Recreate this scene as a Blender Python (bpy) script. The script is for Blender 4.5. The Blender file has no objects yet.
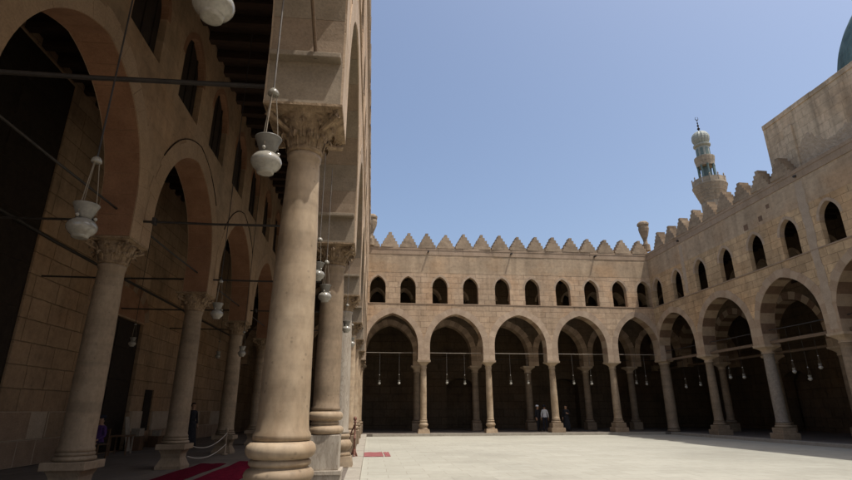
import bpy, bmesh, math, random
from mathutils import Vector, Matrix
from mathutils.geometry import tessellate_polygon
random.seed(7)
S = bpy.context.scene
COL = S.collection
PI = math.pi
R = math.radians

# ------------------------------------------------------------------ materials
def new_mat(name):
    m = bpy.data.materials.new(name)
    m.use_nodes = True
    nt = m.node_tree
    nt.nodes.clear()
    out = nt.nodes.new('ShaderNodeOutputMaterial')
    b = nt.nodes.new('ShaderNodeBsdfPrincipled')
    nt.links.new(b.outputs[0], out.inputs[0])
    return m, nt, b

def nd(nt, kind, **kw):
    n = nt.nodes.new(kind)
    for k, v in kw.items():
        setattr(n, k, v)
    return n

def noise(nt, vec, scale, detail=5, rough=.6):
    n = nd(nt, 'ShaderNodeTexNoise')
    n.inputs['Scale'].default_value = scale
    n.inputs['Detail'].default_value = detail
    n.inputs['Roughness'].default_value = rough
    nt.links.new(vec, n.inputs['Vector'])
    return n.outputs['Fac']

def ramp(nt, fac, stops):
    r = nd(nt, 'ShaderNodeValToRGB')
    els = r.color_ramp.elements
    while len(els) < len(stops):
        els.new(.5)
    for e, (p, c) in zip(els, stops):
        e.position = p
        e.color = (c, c, c, 1) if not isinstance(c, tuple) else (*c, 1)
    nt.links.new(fac, r.inputs[0])
    return r.outputs[0]

def mixc(nt, mode, fac, a, b):
    m = nd(nt, 'ShaderNodeMix', data_type='RGBA', blend_type=mode)
    def put(sock, v):
        if hasattr(v, 'is_output'):
            nt.links.new(v, sock)
        elif isinstance(v, tuple):
            sock.default_value = (*v, 1)
        else:
            sock.default_value = v
    put(m.inputs['Factor'], fac); put(m.inputs['A'], a); put(m.inputs['B'], b)
    return m.outputs['Result']

def bump(nt, b, height, strength, dist=.02, normal=None):
    n = nd(nt, 'ShaderNodeBump')
    n.inputs['Strength'].default_value = strength
    n.inputs['Distance'].default_value = dist
    nt.links.new(height, n.inputs['Height'])
    if normal is not None:
        nt.links.new(normal, n.inputs['Normal'])
    nt.links.new(n.outputs[0], b.inputs['Normal'])
    return n.outputs[0]

def ashlar(name, c1, c2, mortar, bw=.85, bh=.40, joint=.012, wear=.35, streak=.4, bstr=.6, seed=0.):
    """coursed stone blocks, weather marks, wash streaks under the parapet"""
    m, nt, b = new_mat(name)
    tc = nd(nt, 'ShaderNodeTexCoord')
    obj = tc.outputs['Object']
    sep = nd(nt, 'ShaderNodeSeparateXYZ'); nt.links.new(obj, sep.inputs[0])
    add = nd(nt, 'ShaderNodeMath', operation='ADD')
    nt.links.new(sep.outputs[0], add.inputs[0]); nt.links.new(sep.outputs[1], add.inputs[1])
    com = nd(nt, 'ShaderNodeCombineXYZ')
    nt.links.new(add.outputs[0], com.inputs[0]); nt.links.new(sep.outputs[2], com.inputs[1])
    off = nd(nt, 'ShaderNodeVectorMath', operation='ADD'); off.inputs[1].default_value = (seed, seed * .3, 0)
    nt.links.new(com.outputs[0], off.inputs[0])
    # hand-cut edges
    nz = nd(nt, 'ShaderNodeTexNoise'); nz.inputs['Scale'].default_value = 2.2; nz.inputs['Detail'].default_value = 4
    nt.links.new(obj, nz.inputs['Vector'])
    sc = nd(nt, 'ShaderNodeVectorMath', operation='MULTIPLY_ADD')
    sc.inputs[1].default_value = (.06, .045, 0)
    nt.links.new(nz.outputs['Color'], sc.inputs[0]); nt.links.new(off.outputs[0], sc.inputs[2])
    br = nd(nt, 'ShaderNodeTexBrick')
    br.inputs['Scale'].default_value = 1
    br.inputs['Brick Width'].default_value = bw
    br.inputs['Row Height'].default_value = bh
    br.inputs['Mortar Size'].default_value = joint
    br.inputs['Mortar Smooth'].default_value = .4
    br.inputs['Color1'].default_value = (*c1, 1)
    br.inputs['Color2'].default_value = (*c2, 1)
    br.inputs['Mortar'].default_value = (*mortar, 1)
    br.offset_frequency = 2; br.offset = .43; br.squash = .8; br.squash_frequency = 3
    nt.links.new(sc.outputs[0], br.inputs['Vector'])
    col = br.outputs['Color']
    n1 = noise(nt, obj, .55, 6, .65)
    n2 = noise(nt, obj, 5., 6, .7)
    n3 = noise(nt, obj, 38., 3, .6)
    col = mixc(nt, 'MULTIPLY', 1., col, ramp(nt, n1, [(.28, 1 - wear), (.5, .95), (.72, 1.12)]))
    col = mixc(nt, 'MULTIPLY', .8, col, ramp(nt, n2, [(.3, .72), (.55, 1.0), (.75, 1.15)]))
    mp = nd(nt, 'ShaderNodeMapping'); mp.inputs['Scale'].default_value = (1.7, 1.7, .13)
    nt.links.new(obj, mp.inputs['Vector'])
    ns = noise(nt, mp.outputs[0], 1., 5, .6)
    col = mixc(nt, 'MULTIPLY', streak, col, ramp(nt, ns, [(.36, .55), (.5, 1.0), (.66, 1.18)]))
    n4 = noise(nt, off.outputs[0], .33, 4, .6)
    col = mixc(nt, 'MULTIPLY', 1., col, ramp(nt, n4, [(.32, (1.04, .95, .86)), (.5, (1., 1., 1.)), (.68, (.98, 1.0, 1.01))]))
    pit = nd(nt, 'ShaderNodeTexVoronoi'); pit.inputs['Scale'].default_value = 4.5; pit.inputs['Randomness'].default_value = 1
    nt.links.new(obj, pit.inputs['Vector'])
    col = mixc(nt, 'MULTIPLY', .55, col, ramp(nt, pit.outputs['Distance'], [(.06, .45), (.14, 1.)]))
    nt.links.new(col, b.inputs['Base Color'])
    b.inputs['Roughness'].default_value = .92
    b.inputs['Specular IOR Level'].default_value = .15
    h = nd(nt, 'ShaderNodeMath', operation='MULTIPLY_ADD'); h.inputs[1].default_value = .35
    inv = nd(nt, 'ShaderNodeMath', operation='SUBTRACT'); inv.inputs[0].default_value = 1
    nt.links.new(br.outputs['Fac'], inv.inputs[1])
    nt.links.new(n2, h.inputs[0]); nt.links.new(inv.outputs[0], h.inputs[2])
    h2 = nd(nt, 'ShaderNodeMath', operation='MULTIPLY_ADD'); h2.inputs[1].default_value = .12
    nt.links.new(n3, h2.inputs[0]); nt.links.new(h.outputs[0], h2.inputs[2])
    bump(nt, b, h2.outputs[0], bstr, .03)
    return m

def mottled(name, dark, light, scale=3., rough=.85, bstr=.25, veins=None, spec=.2, metallic=0., stretch=(1, 1, 1), fine=30., chips=0.):
    m, nt, b = new_mat(name)
    tc = nd(nt, 'ShaderNodeTexCoord')
    mp = nd(nt, 'ShaderNodeMapping'); mp.inputs['Scale'].default_value = stretch
    oi = nd(nt, 'ShaderNodeObjectInfo')
    vm = nd(nt, 'ShaderNodeVectorMath', operation='MULTIPLY_ADD')
    vm.inputs[1].default_value = (17., 11., 5.)
    nt.links.new(oi.outputs['Random'], vm.inputs[0]); nt.links.new(tc.outputs['Object'], vm.inputs[2])
    nt.links.new(vm.outputs[0], mp.inputs['Vector'])
    n1 = noise(nt, mp.outputs[0], scale, 7, .65)
    n2 = noise(nt, mp.outputs[0], fine, 4, .6)
    col = ramp(nt, n1, [(.3, dark), (.7, light)])
    col = mixc(nt, 'MULTIPLY', .7, col, ramp(nt, n2, [(.3, .75), (.6, 1.05)]))
    if veins:
        w = nd(nt, 'ShaderNodeTexNoise'); w.inputs['Scale'].default_value = veins[1]; w.inputs['Detail'].default_value = 8
        w.inputs['Distortion'].default_value = 1.5
        nt.links.new(mp.outputs[0], w.inputs['Vector'])
        col = mixc(nt, 'MIX', ramp(nt, w.outputs['Fac'], [(.46, 0.), (.5, .75), (.54, 0.)]), col, veins[0])
    if chips:
        vo = nd(nt, 'ShaderNodeTexVoronoi'); vo.inputs['Scale'].default_value = chips
        nt.links.new(vm.outputs[0], vo.inputs['Vector'])
        col = mixc(nt, 'MULTIPLY', .45, col, ramp(nt, vo.outputs['Distance'], [(.07, .42), (.13, 1.)]))
        mp2 = nd(nt, 'ShaderNodeMapping'); mp2.inputs['Scale'].default_value = (.35, .35, 3.2)
        nt.links.new(vm.outputs[0], mp2.inputs['Vector'])
        nb = noise(nt, mp2.outputs[0], 1.2, 4, .6)
        col = mixc(nt, 'MULTIPLY', .6, col, ramp(nt, nb, [(.35, .68), (.52, 1.), (.7, 1.12)]))
    # each copy a touch lighter or darker
    mr = nd(nt, 'ShaderNodeMapRange'); mr.inputs['To Min'].default_value = .86; mr.inputs['To Max'].default_value = 1.1
    nt.links.new(oi.outputs['Random'], mr.inputs['Value'])
    col = mixc(nt, 'MULTIPLY', 1., col, mr.outputs[0])
    nt.links.new(col, b.inputs['Base Color'])
    b.inputs['Roughness'].default_value = rough
    b.inputs['Metallic'].default_value = metallic
    b.inputs['Specular IOR Level'].default_value = spec
    if bstr:
        ad = nd(nt, 'ShaderNodeMath', operation='MULTIPLY_ADD'); ad.inputs[1].default_value = .4
        nt.links.new(n2, ad.inputs[0]); nt.links.new(n1, ad.inputs[2])
        bump(nt, b, ad.outputs[0], bstr, .03)
    return m

M = {}
M['stone'] = ashlar('limestone blocks', (.53, .385, .255), (.435, .31, .20), (.30, .21, .135), .9, .40, .012, .28, .35, .8, seed=3.)
M['frieze'] = ashlar('smoother pale upper course', (.45, .335, .22), (.41, .30, .195), (.35, .255, .165), 1.4, .45, .006, .22, .38, .3, seed=21.)
M['stone_shade'] = ashlar('brown limestone blocks', (.55, .385, .22), (.42, .29, .165), (.29, .20, .115), .9, .40, .014, .36, .38, seed=11.)
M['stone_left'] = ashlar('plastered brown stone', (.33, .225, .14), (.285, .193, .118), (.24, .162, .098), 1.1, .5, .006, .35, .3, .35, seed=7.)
M['stone_big'] = ashlar('large brown blocks', (.39, .26, .16), (.31, .205, .122), (.22, .145, .087), 1.15, .62, .016, .4, .3, .9, seed=5.)
M['stone_dark'] = ashlar('brown blocks darkened for shade', (.14, .098, .06), (.118, .082, .05), (.095, .065, .039), 1.15, .62, .022, .4, .3, .9, seed=15.)  # aisle shade put into the colour: a darker copy of the large blocks
M['stone_block'] = ashlar('weathered dome base stone', (.62, .475, .325), (.56, .425, .285), (.46, .345, .23), 1.0, .45, .012, .36, .65, .7, seed=2.)
M['vouss_a'] = mottled('pale voussoir stone', (.36, .265, .18), (.50, .38, .27), 2.5)
M['vouss_b'] = mottled('reddish voussoir stone', (.25, .165, .105), (.35, .24, .155), 2.5)
M['vouss_c'] = mottled('cream striped stone', (.27, .195, .125), (.38, .28, .185), 2.5)
M['vouss_d'] = mottled('brown striped stone', (.13, .078, .048), (.19, .12, .075), 2.5)
M['vouss_e'] = mottled('brown arch stone', (.31, .22, .14), (.42, .30, .20), 2.5)
M['vouss_f'] = mottled('buff arch stone', (.36, .265, .175), (.46, .345, .235), 2.5)
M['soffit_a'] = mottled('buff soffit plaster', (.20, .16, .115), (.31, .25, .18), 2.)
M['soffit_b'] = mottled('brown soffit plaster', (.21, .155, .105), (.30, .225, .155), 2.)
M['left_ring'] = mottled('brown arch ring plaster', (.27, .18, .11), (.36, .245, .15), 1.6)
M['vouss_g'] = mottled('wall coloured voussoir', (.33, .24, .165), (.45, .335, .235), 2.5)
M['vouss_h'] = mottled('dim brown voussoir', (.24, .165, .105), (.33, .235, .155), 2.5)
M['red_stone'] = mottled('reddish brown stone', (.20, .10, .055), (.28, .15, .085), 2.0)
M['merlon'] = mottled('weathered merlon stone', (.24, .175, .115), (.40, .30, .20), 3., bstr=.6, chips=4.)
M['cornice'] = mottled('weathered cornice stone', (.26, .185, .12), (.37, .27, .185), 1.6, stretch=(1, 1, .4))
M['plaster'] = mottled('lime wash', (.38, .29, .20), (.50, .39, .28), 2.)
M['marble'] = mottled('cream marble', (.27, .185, .11), (.44, .34, .23), 1.8, .6, .10, None, .22, stretch=(1, 1, .55), chips=7., fine=14.)
M['marble_grey'] = mottled('grey veined marble', (.28, .235, .18), (.46, .40, .32), 2., .55, .12, ((.24, .19, .14), 3.), .3, stretch=(3, 3, .6))
M['granite'] = mottled('grey granite', (.19, .155, .12), (.30, .25, .195), 9., .6, .1, None, .3)
M['marble_brown'] = mottled('dusty brown marble', (.21, .15, .095), (.31, .232, .155), 1.5, .65, .12, None, .2, stretch=(1, 1, .6), chips=7., fine=16.)
M['capital'] = mottled('carved capital stone', (.15, .10, .06), (.36, .26, .16), 9., .9, .9)
M['capital_plain'] = mottled('smooth capital stone', (.36, .27, .18), (.50, .38, .26), 3., .8, .2)
M['timber'] = mottled('old dark timber', (.022, .013, .009), (.045, .027, .017), 4., .85, .4, None, .15, stretch=(1, 6, 6))
M['beam'] = mottled('grey brown tie timber', (.13, .085, .055), (.20, .14, .09), 4., .85, .3, None, .15, stretch=(1, 8, 8))
M['iron'] = mottled('dark iron', (.02, .017, .014), (.045, .036, .03), 8., .6, .1, None, .4)
M['rod_pale'] = mottled('pale painted rod', (.26, .215, .165), (.34, .29, .23), 8., .6, .05)
M['lamp_glass'] = mottled('milky lamp glass', (.27, .25, .205), (.33, .305, .255), 3., .12, 0, None, .6)
M['lamp_metal'] = mottled('dull grey lamp metal', (.14, .13, .11), (.24, .225, .19), 6., .5, .1, None, .4)
M['brass'] = mottled('chain metal', (.16, .13, .09), (.27, .22, .16), 9., .5, .1, None, .4)
M['cable'] = mottled('greyish cable', (.10, .085, .07), (.18, .155, .13), 9., .6, .1, None, .3)
M['rug'] = mottled('crimson carpet', (.085, .004, .013), (.145, .008, .024), 6., .95, .3, None, .05, fine=90.)
M['rug_faded'] = mottled('faded red carpet', (.25, .085, .085), (.33, .13, .125), 6., .95, .3, None, .05, fine=90.)
M['wood'] = mottled('brown wood', (.10, .055, .03), (.17, .095, .05), 5., .6, .2, None, .3, stretch=(1, 1, .2))
M['red_wood'] = mottled('chipped reddish painted wood', (.10, .032, .022), (.27, .13, .09), 18., .6, .3, None, .3)
M['door'] = mottled('nearly black wood', (.018, .012, .008), (.035, .024, .016), 5., .7, .2, None, .2)
M['rope'] = mottled('pale rope', (.42, .37, .30), (.55, .49, .40), 30., .9, .3)
M['paper'] = mottled('pale card', (.22, .18, .135), (.34, .285, .22), 4., .9, .05)
M['skin'] = mottled('skin', (.30, .17, .10), (.38, .22, .14), 6., .6, .02)
M['white_cloth'] = mottled('white cotton', (.62, .62, .64), (.76, .76, .78), 7., .9, .2)
M['black_cloth'] = mottled('black cloth', (.012, .012, .014), (.028, .027, .03), 7., .9, .2)
M['navy_cloth'] = mottled('navy cloth', (.016, .017, .024), (.03, .032, .045), 7., .9, .2)
M['purple_cloth'] = mottled('purple cloth', (.06, .028, .10), (.11, .05, .17), 7., .9, .2)
M['hair'] = mottled('black hair', (.01, .008, .007), (.025, .02, .016), 30., .6, .2)
M['tile_green'] = mottled('green glazed tile', (.065, .105, .09), (.14, .19, .16), 5., .35, .1, None, .5)
M['tile_blue'] = mottled('blue white glazed tile', (.24, .265, .23), (.37, .38, .325), 7., .55, .1, None, .35)
M['rubble'] = mottled('broken render', (.40, .30, .20), (.58, .45, .315), 3.5, .95, .6)
M['dome'] = ashlar('dull teal dome tiles', (.085, .15, .155), (.115, .19, .19), (.13, .165, .155), .45, .3, .02, .35, .6, .4, seed=4.)
M['minaret'] = ashlar('minaret stone', (.40, .335, .25), (.345, .29, .215), (.26, .21, .155), .6, .35, .012, .3, .3, seed=9.)
M['ground'] = mottled('dusty ground', (.28, .22, .15), (.38, .30, .21), .3, .95, .2)

def paving(name, c1, c2, grout, bw, bh, rough, wear, patch, bstr=.25):
    m, nt, b = new_mat(name)
    tc = nd(nt, 'ShaderNodeTexCoord'); obj = tc.outputs['Object']
    nz = nd(nt, 'ShaderNodeTexNoise'); nz.inputs['Scale'].default_value = 1.3
    nt.links.new(obj, nz.inputs['Vector'])
    sc = nd(nt, 'ShaderNodeVectorMath', operation='MULTIPLY_ADD'); sc.inputs[1].default_value = (.05, .05, 0)
    nt.links.new(nz.outputs['Color'], sc.inputs[0]); nt.links.new(obj, sc.inputs[2])
    br = nd(nt, 'ShaderNodeTexBrick')
    br.inputs['Scale'].default_value = 1
    br.inputs['Brick Width'].default_value = bw; br.inputs['Row Height'].default_value = bh
    br.inputs['Mortar Size'].default_value = .010; br.inputs['Mortar Smooth'].default_value = .3
    br.inputs['Color1'].default_value = (*c1, 1); br.inputs['Color2'].default_value = (*c2, 1); br.inputs['Mortar'].default_value = (*grout, 1)
    nt.links.new(sc.outputs[0], br.inputs['Vector'])
    n1 = noise(nt, obj, .18, 7, .65); n2 = noise(nt, obj, 3.5, 6, .7)
    col = mixc(nt, 'MULTIPLY', 1., br.outputs['Color'], ramp(nt, n1, [(.3, 1 - wear), (.52, 1.), (.75, 1.06)]))
    col = mixc(nt, 'MULTIPLY', patch, col, ramp(nt, n2, [(.3, .78), (.6, 1.03)]))
    nt.links.new(col, b.inputs['Base Color'])
    b.inputs['Roughness'].default_value = rough
    b.inputs['Specular IOR Level'].default_value = .2
    inv = nd(nt, 'ShaderNodeMath', operation='SUBTRACT'); inv.inputs[0].default_value = 1
    nt.links.new(br.outputs['Fac'], inv.inputs[1])
    h = nd(nt, 'ShaderNodeMath', operation='MULTIPLY_ADD'); h.inputs[1].default_value = .3
    nt.links.new(n2, h.inputs[0]); nt.links.new(inv.outputs[0], h.inputs[2])
    bump(nt, b, h.outputs[0], bstr, .01)
    return m
M['court'] = paving('pale courtyard marble', (.395, .378, .31), (.36, .342, .278), (.285, .264, .21), 1.05, .7, .7, .18, .5, .25)
M['kerb'] = mottled('pale worn kerb stone', (.28, .25, .20), (.38, .34, .275), 3., .8, .2)
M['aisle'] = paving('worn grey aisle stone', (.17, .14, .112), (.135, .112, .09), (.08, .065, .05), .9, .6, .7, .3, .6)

# ------------------------------------------------------------------ mesh helpers
def link_bm(name, bm, mat, parent=None, smooth=False, recalc=True):
    if recalc:
        bmesh.ops.recalc_face_normals(bm, faces=bm.faces[:])
    me = bpy.data.meshes.new(name)
    bm.to_mesh(me); bm.free()
    for m in (mat if isinstance(mat, (list, tuple)) else [mat]):
        me.materials.append(M[m])
    if smooth:
        for p in me.polygons: p.use_smooth = True
    o = bpy.data.objects.new(name, me)
    COL.objects.link(o)
    o.parent = parent
    return o

def thing(name, label, cat, loc=(0, 0, 0), rz=0., group=None):
    o = bpy.data.objects.new(name, None)
    COL.objects.link(o)
    o.location = loc; o.rotation_euler = (0, 0, rz)
    o.empty_display_size = .2
    tag(o, label, cat, group)
    return o

def tag(o, label, cat, group=None):
    o['label'] = label; o['category'] = cat; o['kind'] = 'thing'
    if group: o['group'] = group

def dup(root, loc=None, rz=None, label=None, group=None):
    r = root.copy(); COL.objects.link(r)
    if loc is not None: r.location = loc
    if rz is not None: r.rotation_euler = (0, 0, rz)
    if label: r['label'] = label
    if group: r['group'] = group
    for ch in list(root.children):
        c = ch.copy(); COL.objects.link(c); c.parent = r
        for g in list(ch.children):
            d = g.copy(); COL.objects.link(d); d.parent = c
    return r

def box(bm, x0, x1, y0, y1, z0, z1, mi=0, bev=0.):
    vs = [bm.verts.new(p) for p in [(x0, y0, z0), (x1, y0, z0), (x1, y1, z0), (x0, y1, z0), (x0, y0, z1), (x1, y0, z1), (x1, y1, z1), (x0, y1, z1)]]
    fs = [bm.faces.new([vs[i] for i in f]) for f in [(3, 2, 1, 0), (4, 5, 6, 7), (0, 1, 5, 4), (1, 2, 6, 5), (2, 3, 7, 6), (3, 0, 4, 7)]]
    for f in fs: f.material_index = mi
    if bev:
        es = list({e for f in fs for e in f.edges})
        bmesh.ops.bevel(bm, geom=es, offset=bev, segments=2, affect='EDGES', profile=.6)

def hexa(bm, p, mi=0):
    """8 points: 4 of one face, 4 of the opposite one"""
    v = [bm.verts.new(q) for q in p]
    for f in [(3, 2, 1, 0), (4, 5, 6, 7), (0, 1, 5, 4), (1, 2, 6, 5), (2, 3, 7, 6), (3, 0, 4, 7)]:
        bm.faces.new([v[i] for i in f]).material_index = mi

def lathe(bm, prof, seg=24, cx=0, cy=0, mi=0, caps=True, sq=None):
    rings = []
    for r, z in prof:
        ring = []
        for k in range(seg):
            a = 2 * PI * k / seg
            ring.append(bm.verts.new((cx + r * math.cos(a), cy + r * math.sin(a), z)))
        rings.append(ring)
    for a, b in zip(rings, rings[1:]):
        for k in range(seg):
            f = bm.faces.new([a[k], a[(k + 1) % seg], b[(k + 1) % seg], b[k]]); f.material_index = mi
    if caps:
        f = bm.faces.new(rings[0][::-1]); f.material_index = mi
        f = bm.faces.new(rings[-1]); f.material_index = mi

def tube(bm, pts, r, seg=8, mi=0):
    pts = [Vector(p) for p in pts]
    rings = []
    for i, p in enumerate(pts):
        d = (pts[min(i + 1, len(pts) - 1)] - pts[max(i - 1, 0)]).normalized()
        u = d.cross(Vector((0, 0, 1)))
        if u.length < 1e-3: u = d.cross(Vector((1, 0, 0)))
        u.normalize(); w = d.cross(u)
        rr = r[i] if isinstance(r, (list, tuple)) else r
        rings.append([bm.verts.new(p + u * rr * math.cos(2 * PI * k / seg) + w * rr * math.sin(2 * PI * k / seg)) for k in range(seg)])
    for a, b in zip(rings, rings[1:]):
        for k in range(seg):
            bm.faces.new([a[k], a[(k + 1) % seg], b[(k + 1) % seg], b[k]]).material_index = mi
    bm.faces.new(rings[0][::-1]).material_index = mi
    bm.faces.new(rings[-1]).material_index = mi

def frustum(bm, w0, w1, z0, z1, cx=0, cy=0, mi=0):
    a, b = w0 / 2, w1 / 2
    hexa(bm, [(cx - a, cy - a, z0), (cx + a, cy - a, z0), (cx + a, cy + a, z0), (cx - a, cy + a, z0),
              (cx - b, cy - b, z1), (cx + b, cy - b, z1), (cx + b, cy + b, z1), (cx - b, cy + b, z1)], mi)

# ------------------------------------------------------------------ arches and walls
def arch_pts(mid, half, zs, za, n=18):
    """pointed arch from left springing over the apex to right springing"""
    rise = za - zs
    c = max((rise * rise - half * half) / (2 * half), 0.)
    rad = half + c
    a1 = math.acos(c / rad)
    left = []
    for i in range(n + 1):
        a = a1 * i / n
        left.append((mid - (rad * math.cos(a) - c), zs + rad * math.sin(a) * (rise / (rad * math.sin(a1)))))
    right = [(2 * mid - x, z) for x, z in left[::-1][1:]]
    return left + right

def offset_profile(pts, d):
    out = []
    for i, p in enumerate(pts):
        a = pts[max(i - 1, 0)]; b = pts[min(i + 1, len(pts) - 1)]
        t = Vector((b[0] - a[0], b[1] - a[1]))
        t.normalize()
        n = Vector((-t.y, t.x))
        k = 1.
        if 0 < i < len(pts) - 1:
            u = Vector((p[0] - a[0], p[1] - a[1])).normalized()
            k = 1 / max(.6, abs(u.dot(t)))
        out.append((p[0] + n.x * d * k, p[1] + n.y * d * k))
    return out

def extrude_poly(bm, outer, holes, y0, y1):
    loops = [outer] + holes
    for y, flip in ((y0, False), (y1, True)):
        vs = [[bm.verts.new((x, y, z)) for x, z in lp] for lp in loops]
        flat = [v for l in vs for v in l]
        for t in tessellate_polygon([[Vector((x, z, 0)) for x, z in lp] for lp in loops]):
            f = [flat[i] for i in t]
            if len(set(f)) == 3:
                try: bm.faces.new(f)
                except ValueError: pass
        if y == y0: front = vs
        else: back = vs
    for a, b in zip(front, back):
        n = len(a)
        for i in range(n):
            bm.faces.new([a[i], a[(i + 1) % n], b[(i + 1) % n], b[i]])

def voussoirs(prof, depth, y0, y1, step, mats, bm=None, jamb_to=None, gap=.006, lift=.006, jitter=.0):
    """ring of wedge blocks lining an arch; slightly proud of wall and soffit"""
    bm = bm or bmesh.new()
    pts = list(prof)
    if jamb_to is not None:
        n = max(1, round((pts[0][1] - jamb_to) / step))
        zs = pts[0][1]
        lj = [(pts[0][0], jamb_to + (zs - jamb_to) * i / n) for i in range(n)]
        rj = [(pts[-1][0], z) for _, z in lj[::-1]]
        pts = lj + pts + rj
    # resample by length
    L = [0.]
    for a, b in zip(pts, pts[1:]): L.append(L[-1] + math.hypot(b[0] - a[0], b[1] - a[1]))
    n = max(4, round(L[-1] / step)); n += (n + 1) % 2
    def at(s):
        for i in range(len(L) - 1):
            if s <= L[i + 1] + 1e-9:
                t = (s - L[i]) / (L[i + 1] - L[i])
                a, b = pts[i], pts[i + 1]
                tx, tz = b[0] - a[0], b[1] - a[1]; l = math.hypot(tx, tz)
                return (a[0] + tx * t, a[1] + tz * t), (-tz / l, tx / l)
        a, b = pts[-2], pts[-1]; tx, tz = b[0] - a[0], b[1] - a[1]; l = math.hypot(tx, tz)
        return pts[-1], (-tz / l, tx / l)
    for k in range(n):
        s0 = L[-1] * k / n + gap / 2; s1 = L[-1] * (k + 1) / n - gap / 2
        sub = 2
        d = depth * (1 + random.uniform(-jitter, jitter))
        mi = k % 2 if len(mats) == 2 else random.randrange(len(mats))
        yy = random.uniform(0, .004)
        for j in range(sub):
            sa = s0 + (s1 - s0) * j / sub; sb = s0 + (s1 - s0) * (j + 1) / sub
            (pa, na), (pb, nb) = at(sa), at(sb)
            q = []
            for y in (y0 - lift - yy, y1 + lift + yy):
                q += [(pa[0] - na[0] * lift, y, pa[1] - na[1] * lift), (pb[0] - nb[0] * lift, y, pb[1] - nb[1] * lift),
                      (pb[0] + nb[0] * d, y, pb[1] + nb[1] * d), (pa[0] + na[0] * d, y, pa[1] + na[1] * d)]
            hexa(bm, q, mi)
    return bm

def merlon_bm(w=1.30, h=1.10, t=.58, steps=5):
    bm = bmesh.new()
    pts = []
    for i in range(steps):
        x = .11 + (w / 2 - .11) * (1 - (i / (steps - 1)) ** 1.05); z0 = h * i / steps; z1 = h * (i + 1) / steps
        pts += [(x + random.uniform(-.014, .014), z0 + (random.uniform(-.02, .02) if i else 0)), (x - .004 + random.uniform(-.014, .014), z1 + random.uniform(-.02, .0))]
    outer = pts + [(-x, z) for x, z in pts[::-1]]
    extrude_poly(bm, outer, [], -t / 2, t / 2)
    bmesh.ops.remove_doubles(bm, verts=bm.verts[:], dist=.0005)
    return bm

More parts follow.
